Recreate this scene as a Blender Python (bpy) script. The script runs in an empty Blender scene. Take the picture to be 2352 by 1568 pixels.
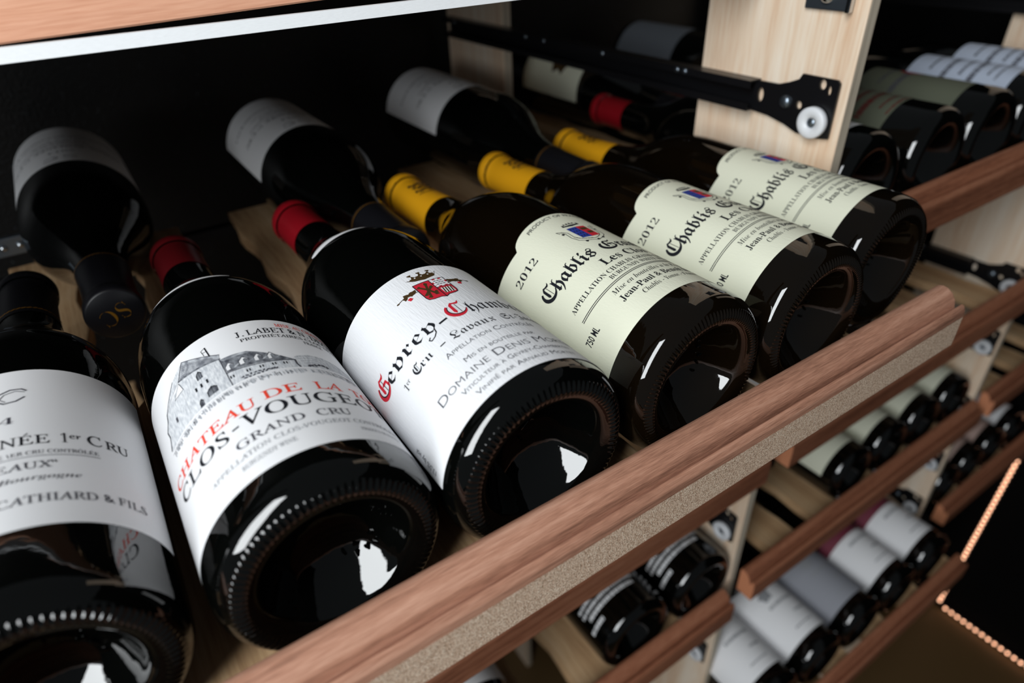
import bpy, bmesh, math, random
import numpy as np
from mathutils import Matrix, Vector, Euler

# ------------------------------------------------------------------ camera, light, exposure
SC = bpy.context.scene
COL = SC.collection
random.seed(7)
MM = 0.001
CZ = 1360.0                       # camera height above the floor in mm; all measures below are mm from the camera


def V(x, y, z):
    return Vector((x * MM, y * MM, (z + CZ) * MM))


cam_d = bpy.data.cameras.new('camera')
cam = bpy.data.objects.new('camera', cam_d)
COL.objects.link(cam)
R_cv = np.array([[0.8297882, -0.55698466, -0.03492329], [-0.33704173, -0.45027723, -0.82683329], [0.4448083, 0.69786711, -0.5613618]])
M = Matrix.Identity(4)
for r in range(3):
    M[r][0] = R_cv[0][r]
    M[r][1] = -R_cv[1][r]
    M[r][2] = -R_cv[2][r]
M.translation = V(0, 0, 0)
cam.matrix_world = M
cam_d.sensor_width = 36.0
cam_d.sensor_fit = 'HORIZONTAL'
cam_d.lens = 1488.5866 / 2352 * 36.0
cam_d.clip_start = 0.005
cam_d.clip_end = 50
cam_d.dof.use_dof = True
cam_d.dof.focus_distance = 0.290
cam_d.dof.aperture_fstop = 5.6
cam_d.dof.aperture_blades = 9
SC.camera = cam

W = bpy.data.worlds.new('world')
SC.world = W
W.use_nodes = True
bg = W.node_tree.nodes['Background']
bg.inputs[0].default_value = (0.85, 0.93, 1.0, 1)
bg.inputs[1].default_value = 0.07


def area(name, loc, target, sx, sy, power, color):
    l = bpy.data.lights.new(name, 'AREA')
    l.shape = 'RECTANGLE'
    l.size, l.size_y, l.energy, l.color = sx, sy, power, color
    o = bpy.data.objects.new(name, l)
    COL.objects.link(o)
    o.location = V(*loc)
    d = V(*target) - V(*loc)
    o.rotation_euler = d.to_track_quat('-Z', 'Y').to_euler()
    return o


area('window_light', (-640, -200, 380), (150, 220, -150), 0.38, 1.0, 15.5, (0.94, 0.98, 1.0))

SC.view_settings.view_transform = 'Standard'
SC.view_settings.look = 'None'
SC.view_settings.gamma = 1.0
SC.view_settings.use_curve_mapping = False
SC.view_settings.exposure = 0.0

# ------------------------------------------------------------------ materials


def lin(r, g, b):
    f = lambda c: (c / 255 / 12.92) if c / 255 <= 0.04045 else ((c / 255 + 0.055) / 1.055) ** 2.4
    return (f(r), f(g), f(b), 1)


def mat(name, col, rough=0.5, metal=0.0, spec=0.5, coat=0.0, emit=None, es=0.0):
    m = bpy.data.materials.new(name)
    m.use_nodes = True
    b = m.node_tree.nodes['Principled BSDF']
    b.inputs['Base Color'].default_value = col
    b.inputs['Roughness'].default_value = rough
    b.inputs['Metallic'].default_value = metal
    b.inputs['Specular IOR Level'].default_value = spec
    b.inputs['Coat Weight'].default_value = coat
    if emit:
        b.inputs['Emission Color'].default_value = emit
        b.inputs['Emission Strength'].default_value = es
    return m


def nodes(m):
    nt = m.node_tree
    return nt, nt.nodes, nt.links, nt.nodes['Principled BSDF']


def bump(m, scale_vec, strength, dist, detail=3.0, ramp=None):
    """noise bump (object space); optional colour ramp [(pos,col)...] driven by the same noise"""
    nt, N, L, b = nodes(m)
    tc = N.new('ShaderNodeTexCoord')
    mp = N.new('ShaderNodeMapping')
    mp.inputs['Scale'].default_value = scale_vec
    nz = N.new('ShaderNodeTexNoise')
    nz.inputs['Scale'].default_value = 1.0
    nz.inputs['Detail'].default_value = detail
    L.new(tc.outputs['Object'], mp.inputs['Vector'])
    L.new(mp.outputs['Vector'], nz.inputs['Vector'])
    bp = N.new('ShaderNodeBump')
    bp.inputs['Strength'].default_value = strength
    bp.inputs['Distance'].default_value = dist
    L.new(nz.outputs['Fac'], bp.inputs['Height'])
    L.new(bp.outputs['Normal'], b.inputs['Normal'])
    if ramp:
        rp = N.new('ShaderNodeValToRGB')
        els = rp.color_ramp.elements
        els[0].position, els[0].color = ramp[0]
        els[1].position, els[1].color = ramp[-1]
        for p, c in ramp[1:-1]:
            e = els.new(p)
            e.color = c
        L.new(nz.outputs['Fac'], rp.inputs['Fac'])
        L.new(rp.outputs['Color'], b.inputs['Base Color'])
    return m


def wood(name, cols, axis, fine=900.0, along=14.0, rough=0.55, bumpd=0.0002, bands=70.0, spec=0.3):
    """streaky wood: a fine fibre noise and a broad band noise, both stretched along the given axis"""
    m = mat(name, cols[0], rough, spec=spec)
    nt, N, L, b = nodes(m)
    tc = N.new('ShaderNodeTexCoord')

    def noise(s_across, s_along, detail):
        mp = N.new('ShaderNodeMapping')
        s = [s_across] * 3
        s[axis] = s_along
        mp.inputs['Scale'].default_value = s
        nz = N.new('ShaderNodeTexNoise')
        nz.inputs['Scale'].default_value = 1.0
        nz.inputs['Detail'].default_value = detail
        nz.inputs['Distortion'].default_value = 0.15
        L.new(tc.outputs['Object'], mp.inputs['Vector'])
        L.new(mp.outputs['Vector'], nz.inputs['Vector'])
        return nz
    a, c = noise(fine, along * 3, 4), noise(bands, along * 0.16, 2)
    mx = N.new('ShaderNodeMath')
    mx.operation = 'MULTIPLY_ADD'
    mx.inputs[1].default_value = 0.40
    L.new(a.outputs['Fac'], mx.inputs[0])
    m2 = N.new('ShaderNodeMath')
    m2.operation = 'MULTIPLY'
    m2.inputs[1].default_value = 0.6
    L.new(c.outputs['Fac'], m2.inputs[0])
    L.new(m2.outputs[0], mx.inputs[2])
    rp = N.new('ShaderNodeValToRGB')
    els = rp.color_ramp.elements
    els[0].position, els[0].color = 0.34, cols[1]
    els[1].position, els[1].color = 0.64, cols[2]
    e = els.new(0.5)
    e.color = cols[0]
    L.new(mx.outputs[0], rp.inputs['Fac'])
    L.new(rp.outputs['Color'], b.inputs['Base Color'])
    bp = N.new('ShaderNodeBump')
    bp.inputs['Strength'].default_value = 0.6
    bp.inputs['Distance'].default_value = bumpd
    L.new(a.outputs['Fac'], bp.inputs['Height'])
    L.new(bp.outputs['Normal'], b.inputs['Normal'])
    return m


GLASS = bump(mat('dark_green_glass', (0.0012, 0.0014, 0.0012, 1), 0.03, spec=0.75), (130, 130, 130), 0.10, 0.0006, 3)
GLASS_W = bump(mat('brown_glass', (0.0035, 0.002, 0.0008, 1), 0.03, spec=0.75), (110, 110, 110), 0.10, 0.0006, 3)
WHITE = bump(mat('label_paper_white', lin(238, 238, 240), 0.75, spec=0.25), (500, 500, 500), 0.12, 0.0001)
LAID = bump(mat('label_paper_laid', lin(236, 237, 240), 0.75, spec=0.25), (1300, 1300, 170), 0.6, 0.00035)
CREAM = bump(mat('label_paper_cream', lin(228, 229, 208), 0.75, spec=0.25), (1300, 1300, 400), 0.45, 0.00025)
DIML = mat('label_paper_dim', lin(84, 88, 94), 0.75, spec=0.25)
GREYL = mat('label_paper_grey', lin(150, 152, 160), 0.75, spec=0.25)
INK = mat('ink_black', lin(28, 30, 36), 0.6, spec=0.2)
INK2 = mat('ink_grey', lin(74, 74, 82), 0.7, spec=0.2)
INK3 = mat('ink_light', lin(150, 152, 156), 0.7, spec=0.2)
INKBR = mat('ink_brown', lin(72, 54, 30), 0.5, spec=0.3)
RED = mat('ink_red', lin(206, 40, 56), 0.6, spec=0.2)
ORED = mat('ink_orange_red', lin(236, 72, 52), 0.6, spec=0.2)
BLUE = mat('ink_blue', lin(42, 62, 150), 0.6, spec=0.2)
PAPER = mat('ink_white', lin(240, 240, 242), 0.7, spec=0.2)
SHADE = bump(mat('engraving_shade', lin(160, 164, 170), 0.75, spec=0.2), (300, 900, 300), 0, 0, 4, [(0.35, lin(120, 124, 132)), (0.65, lin(196, 199, 204))])
SHADE_L = bump(mat('engraving_light', lin(205, 208, 212), 0.75, spec=0.2), (1500, 1500, 300), 0, 0, 4, [(0.35, lin(184, 188, 194)), (0.65, lin(226, 228, 231))])
SHADE_D = bump(mat('engraving_dark', lin(105, 108, 116), 0.75, spec=0.2), (600, 600, 300), 0, 0, 4, [(0.35, lin(70, 72, 80)), (0.65, lin(140, 144, 150))])
CAP_BLACK = mat('capsule_black', (0.006, 0.006, 0.008, 1), 0.42, spec=0.4)
CAP_RED = mat('capsule_red', lin(150, 18, 30), 0.32, spec=0.5)
CAP_DRED = mat('capsule_dark_red', lin(96, 14, 20), 0.38, spec=0.4)
CAP_YEL = mat('capsule_yellow', lin(236, 168, 24), 0.42, spec=0.4)
GOLD = mat('gold_foil', lin(170, 120, 40), 0.4, 0.6)
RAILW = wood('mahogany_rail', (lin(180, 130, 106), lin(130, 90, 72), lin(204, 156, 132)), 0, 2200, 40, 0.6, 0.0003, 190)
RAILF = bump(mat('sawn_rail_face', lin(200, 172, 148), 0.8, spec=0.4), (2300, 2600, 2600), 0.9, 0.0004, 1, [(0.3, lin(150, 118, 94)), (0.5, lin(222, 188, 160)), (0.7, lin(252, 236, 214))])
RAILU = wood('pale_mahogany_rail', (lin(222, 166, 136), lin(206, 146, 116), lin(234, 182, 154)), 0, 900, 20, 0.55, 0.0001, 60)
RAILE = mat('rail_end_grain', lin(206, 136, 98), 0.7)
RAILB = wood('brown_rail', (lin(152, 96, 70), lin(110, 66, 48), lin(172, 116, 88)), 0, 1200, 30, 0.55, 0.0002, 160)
SLATW = wood('beech_slat', (lin(196, 160, 120), lin(160, 122, 86), lin(214, 182, 144)), 1, 500, 10, 0.6)
POSTW = wood('maple_post', (lin(240, 216, 190), lin(226, 190, 158), lin(248, 232, 212)), 2, 420, 9, 0.55, 0.00008, 60)
POSTF = wood('post_edge', (lin(205, 192, 172), lin(168, 154, 136), lin(222, 210, 190)), 2, 700, 8, 0.7)
BMETAL = mat('black_metal', (0.005, 0.005, 0.006, 1), 0.35, spec=0.4)
ZINC = mat('zinc', lin(120, 130, 140), 0.3, 0.9)
CHROME = mat('chrome', lin(200, 205, 210), 0.12, 1.0)
NYLON = mat('white_nylon', lin(228, 230, 234), 0.35)
WALLB = bump(mat('black_foam', (0.0016, 0.0018, 0.002, 1), 0.4, spec=0.4), (330, 330, 330), 0.5, 0.0008, 1, [(0.0, (0.0012, 0.0014, 0.0016, 1)), (0.69, (0.0014, 0.0016, 0.0018, 1)), (0.76, (0.05, 0.06, 0.07, 1)), (1.0, (0.08, 0.09, 0.1, 1))])  # pale specks in the ramp are painted glints of the rough black surface
BLACKW = mat('black_panel', (0.002, 0.002, 0.002, 1), 0.7, spec=0.1)
FLOORM = bump(mat('floor_brown', lin(96, 74, 44), 0.5), (20, 20, 20), 0.2, 0.0005)
STRIPW = bump(mat('white_edge_strip', lin(238, 240, 242), 0.45), (300, 2500, 2500), 0.6, 0.0003)
LEDM = mat('led_glow', (1, 0.6, 0.4, 1), 0.5, emit=(1.0, 0.50, 0.30, 1), es=4.2)
LEDB = mat('led_tape', lin(60, 46, 36), 0.5)
PINKP = mat('label_pinkish', lin(188, 160, 150), 0.7)
PINK = mat('label_burgundy', lin(120, 48, 66), 0.7)
CREAM_SHADED = mat('label_cream_shaded', lin(92, 96, 80), 0.7)  # cream paper with the shade of its place mixed into the colour
BLUISH_SHADED = mat('label_bluish_shaded', lin(190, 200, 218), 0.75, spec=0.25)  # bluish white paper, colour dimmed to read as shaded

# ------------------------------------------------------------------ helpers


def link(name, me, parent=None, loc=(0, 0, 0)):
    o = bpy.data.objects.new(name, me)
    COL.objects.link(o)
    if parent:
        o.parent = parent
    o.location = Vector(loc) * MM
    return o


def tag(o, label=None, cat=None, group=None, kind=None):
    if label:
        o['label'] = label
    if cat:
        o['category'] = cat
    if group:
        o['group'] = group
    if kind:
        o['kind'] = kind
    return o


def empty(name, loc, label=None, cat=None, group=None):
    o = bpy.data.objects.new(name, None)
    COL.objects.link(o)
    o.empty_display_size = 0.01
    o.location = V(*loc)
    return tag(o, label, cat, group)


def mesh(name, verts, faces, mats, idx=None, smooth=False):
    me = bpy.data.meshes.new(name)
    me.from_pydata([tuple(c * MM for c in v) for v in verts], [], faces)
    for m in (mats if isinstance(mats, (list, tuple)) else [mats]):
        me.materials.append(m)
    if idx is not None:
        me.polygons.foreach_set('material_index', idx)
    if smooth:
        me.polygons.foreach_set('use_smooth', [True] * len(me.polygons))
    me.update()
    return me


def box(x0, x1, y0, y1, z0, z1):
    v = [(x, y, z) for x in (x0, x1) for y in (y0, y1) for z in (z0, z1)]
    f = [(0, 1, 3, 2), (4, 6, 7, 5), (0, 4, 5, 1), (2, 3, 7, 6), (0, 2, 6, 4), (1, 5, 7, 3)]
    return v, f


def bev_mesh(name, verts, faces, mats, bev=0.6, seg=2, face_mat=None):
    me = mesh(name, verts, faces, mats)
    bm = bmesh.new()
    bm.from_mesh(me)
    bmesh.ops.recalc_face_normals(bm, faces=bm.faces)
    if face_mat:
        for f in bm.faces:
            f.material_index = face_mat(f.normal, f.calc_center_median() / MM)
    es = [e for e in bm.edges if len(e.link_faces) == 2 and e.calc_face_angle(0) > 0.3]
    bmesh.ops.bevel(bm, geom=es, offset=bev * MM, segments=seg, affect='EDGES', profile=0.6)
    bm.to_mesh(me)
    bm.free()
    return me


def extrude_x(profile, x0, x1):
    n = len(profile)
    v = [(x0, p[0], p[1]) for p in profile] + [(x1, p[0], p[1]) for p in profile]
    f = [(i, (i + 1) % n, n + (i + 1) % n, n + i) for i in range(n)] + [tuple(range(n - 1, -1, -1)), tuple(range(n, 2 * n))]
    return v, f


def lathe(profile, n, knurl=None):
    """profile of (s, r); axis is local z"""
    v, f = [], []
    m = len(profile)
    for s, r in profile:
        for k in range(n):
            a = 2 * math.pi * k / n
            rr, ss = r, s
            if knurl:
                ss, rr = knurl(s, r, a)
            v.append((rr * math.sin(a), -rr * math.cos(a), ss))
    for i in range(m - 1):
        for k in range(n):
            k2 = (k + 1) % n
            f.append((i * n + k, i * n + k2, (i + 1) * n + k2, (i + 1) * n + k))
    return v, f


def smooth_profile(pts, sub):
    """Catmull-Rom through the points"""
    P = [np.array(p, float) for p in pts]
    out = []
    for i in range(len(P) - 1):
        p0, p1, p2, p3 = P[max(i - 1, 0)], P[i], P[i + 1], P[min(i + 2, len(P) - 1)]
        for t in np.linspace(0, 1, sub, endpoint=False):
            out.append(tuple(0.5 * ((2 * p1) + (-p0 + p2) * t + (2 * p0 - 5 * p1 + 4 * p2 - p3) * t ** 2 + (-p0 + 3 * p1 - 3 * p2 + p3) * t ** 3)))
    out.append(tuple(P[-1]))
    return out


# ------------------------------------------------------------------ lettering (flat print bent round the bottle)
_tc = {}


def alpha(s, up, lo, dig=None):
    return ''.join(chr(up + ord(c) - 65) if 'A' <= c <= 'Z' else chr(lo + ord(c) - 97) if 'a' <= c <= 'z'
                   else chr(dig + ord(c) - 48) if dig and '0' <= c <= '9' else c for c in s)


STY = {'roman': (0x1D434, 0x1D44E, None), 'frak': (0x1D56C, 0x1D586, None), 'serif': (0x1D400, 0x1D41A, 0x1D7CE), 'ital': (0x1D434, 0x1D44E, None), 'bital': (0x1D468, 0x1D482, 0x1D7CE)}


ACC = {'É': ('E', 1), 'é': ('e', 1), 'À': ('A', 2), 'à': ('a', 2), 'Ô': ('O', 3), 'ô': ('o', 3), 'î': ('i', 3)}


def glyphs(text, style, off=0.0, caps=False):
    """outline of a line of text; accents are added as strokes over the plain letters"""
    key = (text, style, off, caps, 'acc')
    if key in _tc:
        return _tc[key]
    plain = ''.join(ACC[c][0] if c in ACC else c for c in text)
    vs, fs = glyphs_raw(plain, style, off, caps)
    if plain != text:
        vs, fs = [tuple(v) for v in vs], list(fs)
        ch = glyphs_raw('H', style)[0][:, 1].max()
        xh = glyphs_raw('x', style)[0][:, 1].max()
        for i, c in enumerate(text):
            if c not in ACC:
                continue
            x1 = glyphs_raw(plain[:i + 1], style, off, caps)[0][:, 0].max()
            x0 = glyphs_raw(plain[:i], style, off, caps)[0][:, 0].max() if plain[:i].strip() else 0.0
            xc, up = (x0 + x1) / 2 + 0.03, c.isupper()
            h = ch if up else ch * 0.74 if caps else xh
            k = ACC[c][1]
            strokes = {1: [((-0.06, 0.07), (0.09, 0.2))], 2: [((0.06, 0.07), (-0.09, 0.2))], 3: [((-0.13, 0.07), (0, 0.19)), ((0, 0.19), (0.13, 0.07))]}[k]
            for (ax, ay), (bx, by) in strokes:
                b = len(vs)
                vs += [(xc + ax, h + ay - 0.02), (xc + ax, h + ay + 0.03), (xc + bx, h + by + 0.04), (xc + bx + 0.02, h + by - 0.03)]
                fs.append((b, b + 1, b + 2, b + 3))
        vs = np.array(vs)
    _tc[key] = (vs, fs)
    return _tc[key]


def glyphs_raw(text, style, off=0.0, caps=False):
    key = (text, style, off, caps)
    if key in _tc:
        return _tc[key]
    c = bpy.data.curves.new('t', 'FONT')
    acc = []
    if style in STY:
        c.body = alpha(text, *STY[style]).replace(chr(0x1D455), chr(0x210E))
    else:
        c.body = text
    c.size = 1.0
    c.resolution_u = 4
    c.offset = off
    if caps:
        c.small_caps_scale = 0.74
        for i in range(len(c.body)):
            c.body_format[i].use_small_caps = True
    o = bpy.data.objects.new('t', c)
    COL.objects.link(o)
    dg = bpy.context.evaluated_depsgraph_get()
    me = bpy.data.meshes.new_from_object(o.evaluated_get(dg))
    vs = np.array([v.co[:2] for v in me.vertices]) if len(me.vertices) else np.zeros((1, 2))
    if style == 'roman':           # upright roman capitals from the sloped ones
        vs[:, 0] -= vs[:, 1] * 0.275
    fs = [tuple(p.vertices) for p in me.polygons]
    bpy.data.objects.remove(o)
    bpy.data.curves.remove(c)
    bpy.data.meshes.remove(me)
    _tc[key] = (vs, fs)
    return _tc[key]


CAPH = {}


def cap_h(style):
    if style not in CAPH:
        v, _ = glyphs('H', style)
        CAPH[style] = v[:, 1].max()
    return CAPH[style]


class Print:
    """flat artwork in label space: theta (degrees from the top, + to the right) and v (mm from the bottle's base)"""

    def __init__(s, R):
        s.R = R
        s.items = []

    def u(s, th):
        return s.R * math.radians(th)

    def raw(s, pts, faces, m, layer=0):
        s.items.append((pts, faces, m, layer))

    def text(s, t, th0, th1, v, h, m, style='serif', off=0.0, caps=False, layer=2, arc=None):
        vs, fs = glyphs(t, style, off, caps)
        x0, x1 = vs[:, 0].min(), vs[:, 0].max()
        u0, u1 = s.u(th0), s.u(th1)
        k = h / cap_h(style)
        pts = []
        for x, y in vs:
            uu = u0 + (x - x0) / (x1 - x0) * (u1 - u0)
            vv = v + y * k
            if arc:
                vv += arc(math.degrees(uu / s.R))
            pts.append((uu, vv))
        s.raw(pts, fs, m, layer)

    def vtext(s, t, th, v0, v1, h, m, style='sans', off=0.0, layer=2):
        """text reading along the bottle"""
        vs, fs = glyphs(t, style, off)
        x0, x1 = vs[:, 0].min(), vs[:, 0].max()
        k = h / cap_h(style)
        s.raw([(s.u(th) - y * k, v0 + (x - x0) / (x1 - x0) * (v1 - v0)) for x, y in vs], fs, m, layer)

    def poly(s, pts, m, layer=1):
        s.raw([(s.u(a), b) for a, b in pts], [tuple(range(len(pts)))], m, layer)

    def rect(s, a0, a1, b0, b1, m, layer=1):
        s.poly([(a0, b0), (a1, b0), (a1, b1), (a0, b1)], m, layer)

    def line(s, pts, w, m, layer=2, closed=False):
        P = [(s.u(a), b) for a, b in pts]
        if closed:
            P.append(P[0])
        for (x0, y0), (x1, y1) in zip(P, P[1:]):
            d = math.hypot(x1 - x0, y1 - y0) or 1
            nx, ny = -(y1 - y0) / d * w / 2, (x1 - x0) / d * w / 2
            ex, ey = (x1 - x0) / d * w * 0.3, (y1 - y0) / d * w * 0.3
            s.raw([(x0 - ex + nx, y0 - ey + ny), (x0 - ex - nx, y0 - ey - ny), (x1 + ex - nx, y1 + ey - ny), (x1 + ex + nx, y1 + ey + ny)], [(0, 1, 2, 3)], m, layer)

    def dot(s, a, b, ru, rv, m, layer=2, n=12, jag=0.0):
        P = []
        for k in range(n):
            q = 1 + jag * math.sin(k * 2.3 + a)
            P.append((s.u(a) + ru * q * math.cos(2 * math.pi * k / n), b + rv * q * math.sin(2 * math.pi * k / n)))
        s.raw(P, [tuple(range(n))], m, layer)

    def blob(s, x0, x1, y0, y1, shapes, m, layer=2):
        """shapes given in a unit box, placed in theta/v"""
        for sh in shapes:
            if sh[0] == 'strip':
                A = [(s.u(x0 + px * (x1 - x0)), y0 + py * (y1 - y0)) for px, py in sh[1]]
                B = [(s.u(x0 + px * (x1 - x0)), y0 + py * (y1 - y0)) for px, py in sh[2]]
                k = len(A)
                s.raw(A + B, [(i, i + 1, k + i + 1, k + i) for i in range(k - 1)], m, layer)
                continue
            s.poly([(x0 + px * (x1 - x0), y0 + py * (y1 - y0)) for px, py in sh], m, layer)

    def build(s, name, parent, gap=0.14, step=2.2):
        mats = []
        bm = bmesh.new()
        for pts, faces, m, layer in s.items:
            if m not in mats:
                mats.append(m)
            mi = mats.index(m)
            vs = [bm.verts.new((p[0], p[1], layer)) for p in pts]
            for f in faces:
                try:
                    q = bm.faces.new([vs[i] for i in f])
                    q.material_index = mi
                except ValueError:
                    pass
        bmesh.ops.triangulate(bm, faces=bm.faces[:])
        us = [v.co.x for v in bm.verts]
        x = math.ceil(min(us) / step) * step
        while x < max(us):
            fs = [f for f in bm.faces if min(v.co.x for v in f.verts) < x - 1e-4 and max(v.co.x for v in f.verts) > x + 1e-4]
            if fs:
                g = list({e for f in fs for e in f.edges} | {v for f in fs for v in f.verts}) + fs
                bmesh.ops.bisect_plane(bm, geom=g, plane_co=(x, 0, 0), plane_no=(1, 0, 0), dist=1e-5)
            x += step
        for v in bm.verts:
            th = v.co.x / s.R
            r = s.R + gap + 0.03 * v.co.z
            v.co = Vector((r * math.sin(th), -r * math.cos(th), v.co.y)) * MM
        for f in bm.faces:
            th = f.calc_center_median()
            if f.normal.dot(Vector((th.x, th.y, 0))) < 0:
                f.normal_flip()
        me = bpy.data.meshes.new(name)
        bm.to_mesh(me)
        bm.free()
        for m in mats:
            me.materials.append(m)
        return link(name, me, parent)


def label_mesh(name, R, th0, th1, v0, top, m, gap=0.08, nu=64, nv=6):
    """curved paper sheet with real thickness; top is a number or a function of theta"""
    tf = top if callable(top) else (lambda a: top)
    v, f = [], []
    for k in range(nu + 1):
        a = th0 + (th1 - th0) * k / nu
        for j in range(nv + 1):
            s = v0 + (tf(a) - v0) * j / nv
            t = math.radians(a)
            v.append(((R + gap) * math.sin(t), -(R + gap) * math.cos(t), s))
    for k in range(nu):
        for j in range(nv):
            a = k * (nv + 1) + j
            f.append((a, a + nv + 1, a + nv + 2, a + 1))
    return mesh(name, v, f, m, smooth=True)


def collar_mesh(th0, th1, s0, s1, m):
    v, f = [], []
    px, pr = [p[0] for p in SIDE], [p[1] for p in SIDE]
    n, q = 30, 8
    for i in range(n + 1):
        t = math.radians(th0 + (th1 - th0) * i / n)
        e = min(i, n - i) / 3.0
        ins = 4.0 * max(0, 1 - e) ** 2
        for j in range(q + 1):
            s = s0 + ins + (s1 - s0 - 2 * ins) * j / q
            r = np.interp(s, px, pr) + 0.35
            v.append((r * math.sin(t), -r * math.cos(t), s))
    for i in range(n):
        for j in range(q):
            a = i * (q + 1) + j
            f.append((a, a + q + 1, a + q + 2, a + 1))
    return mesh('neck_label', v, f, m, smooth=True)


# old-style blackletter capitals, drawn in a unit box
def arc_pts(cx, cy, rx, ry, a0, a1, n=16):
    return [(cx + rx * math.cos(math.radians(a0 + (a1 - a0) * k / n)), cy + ry * math.sin(math.radians(a0 + (a1 - a0) * k / n))) for k in range(n + 1)]


CRES = ('strip', arc_pts(0.55, 0.48, 0.55, 0.50, 128, 348, 24), arc_pts(0.64, 0.55, 0.44, 0.38, 140, 335, 24))
CRES_IN = ('strip', arc_pts(0.625, 0.535, 0.475, 0.415, 140, 335, 24), arc_pts(0.64, 0.55, 0.44, 0.38, 140, 335, 24))
STEM = [(0.40, 0.84), (0.60, 0.94), (0.56, 0.80), (0.56, 0.34), (0.48, 0.24), (0.38, 0.36)]
FLAG = [(0.40, 0.86), (0.58, 1.02), (0.72, 0.96), (0.90, 0.95), (1.02, 1.06), (0.98, 0.90), (0.88, 0.82), (0.72, 0.86), (0.60, 0.90)]
HAIR = [(0.70, 0.84), (0.735, 0.84), (0.735, 0.22), (0.70, 0.20)]
GBAR = [(0.56, 0.58), (0.68, 0.66), (0.98, 0.62), (1.04, 0.30), (0.92, 0.16), (0.90, 0.50), (0.66, 0.52)]
CAP_C = [CRES, STEM, FLAG, HAIR]
CAP_G = [CRES, STEM, FLAG, HAIR, GBAR]

# ------------------------------------------------------------------ bottles
PUNT = [(24, 0.01), (23.6, 5), (22, 10.5), (18.5, 16), (13, 20.5), (7.4, 24), (3.4, 26.2), (1.4, 28.2), (0.5, 30.4), (0.0, 32.6)]
HEEL = [(0.0, 32.6), (0.4, 34.2), (1.3, 36.2), (3.0, 38.2), (5.6, 39.9), (9.5, 40.75), (14.0, 41.0)]
SIDE = [(14.0, 41), (60, 41), (130, 41), (146, 40.9), (158, 40.1), (169, 37.8), (180, 33.8), (190, 28.8), (200, 24.0), (212, 19.4), (224, 16.6), (238, 15.0), (252, 14.2), (270, 13.9), (284, 13.9)]
NECK = [(285, 14.1), (286, 15.0), (291, 15.0), (292, 14.0), (295.5, 13.8), (296, 13.0), (296, 0.01)]


def make_glass(name, n, hi, m, kn=92, amp=0.8):
    prof = smooth_profile(PUNT, 5 if hi else 2)[:-1]
    heel = smooth_profile(HEEL, 5 if hi else 1)
    prof = prof + heel + smooth_profile(SIDE, 3 if hi else 1)[1:] + NECK

    def kn_f(s, r, a):
        if s < 2.2 and 30.6 < r < 36.6:
            t = (r - 30.6) / 6.0
            w = max(0.0, math.sin(math.pi * min(1, max(0, t)))) ** 0.6
            q = abs(math.cos(kn * a / 2)) ** 3
            d = amp * q * w
            return s - d * 0.75, r + d * 0.5
        return s, r
    v, f = lathe(prof, n, kn_f if hi else None)
    return mesh(name, v, f, m, smooth=True)


GL_HI = make_glass('glass_body_fine', 736, True, GLASS)
GL_HIW = make_glass('glass_body_fine_brown', 880, True, GLASS_W, 110, 0.7)
GL_LO = make_glass('glass_body', 56, False, GLASS)

CAPP = [(0, 15.6), (2.0, 15.0), (15, 14.7), (34, 14.5), (44, 14.4), (50, 14.4), (51, 15.4), (57.5, 15.5), (59.2, 15.1), (60.0, 14.0), (60.15, 0.01)]


def make_capsule(name, s0, m, n=64):
    k = (296.3 - s0) / 60.15
    prof = []
    for s, r in CAPP:
        ss = s0 + s * k if s <= 44 else 296.3 - (60.15 - s)
        base = np.interp(ss, [p[0] for p in SIDE], [p[1] for p in SIDE]) if ss < 285 else 0
        prof.append((ss, max(r if s > 44 else 0, base + 0.35) if ss < 285 else r))
    v, f = lathe(prof, n)
    return mesh(name, v, f, m, smooth=True)


CAPS = {'black': make_capsule('capsule_black', 238, CAP_BLACK), 'red': make_capsule('capsule_red', 250, CAP_RED),
        'dark_red': make_capsule('capsule_dark_red', 250, CAP_DRED), 'yellow': make_capsule('capsule_yellow', 231, CAP_YEL)}


def bottle_root(x, y, z, label, yaw=0.0, k=1.0, L=296.0, forward=True, group=None, roll=0.0):
    """x, z: axis position; y: base plane; forward = base towards the viewer"""
    o = empty('wine_bottle', (x, y, z), label, 'bottle', group)
    if forward:
        m = Matrix(((1, 0, 0), (0, 0, 1), (0, -1, 0)))
    else:
        m = Matrix(((-1, 0, 0), (0, 0, -1), (0, -1, 0)))
    m = Matrix.Rotation(yaw, 3, 'Z') @ m @ Matrix.Rotation(roll, 3, 'Z')
    o.rotation_euler = m.to_euler()
    o.scale = (k, k, L / 296.0)
    return o


def cap_print(parent, kind):
    p = Print(15.2)
    if kind == 'yellow':
        # dark rings and an emblem printed on the foil
        for s_, w in ((237, 0.5), (240, 0.35)):
            p.line([(a, s_) for a in range(-180, 181, 12)], w, INKBR, 0)
        for a in range(-180, 180, 24):
            p.dot(a, 287, 0.7, 0.7, INKBR, 0, 8)
        for a in range(-24, 30, 9):
            for s_ in (256, 262, 268):
                p.dot(a + (s_ % 4) * 2, s_ + 1.5 * math.sin(a), 1.3, 1.8, INKBR, 0, 9, 0.35)
        p.line([(-26, 252), (0, 250), (26, 252)], 0.8, INKBR, 0)
    elif kind == 'black':
        for a in range(-100, 101, 9):
            p.line([(a, 241), (a + 4 + (a % 3), 241.6)], 0.9, GOLD, 0)
    elif kind in ('red', 'dark_red'):
        p.line([(a, 284.5) for a in range(-180, 181, 12)], 0.6, CAP_DRED, 0)
    o = p.build('capsule_print', parent, 0.05 if kind == 'yellow' else 0.6, 1.2)
    return o


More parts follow.
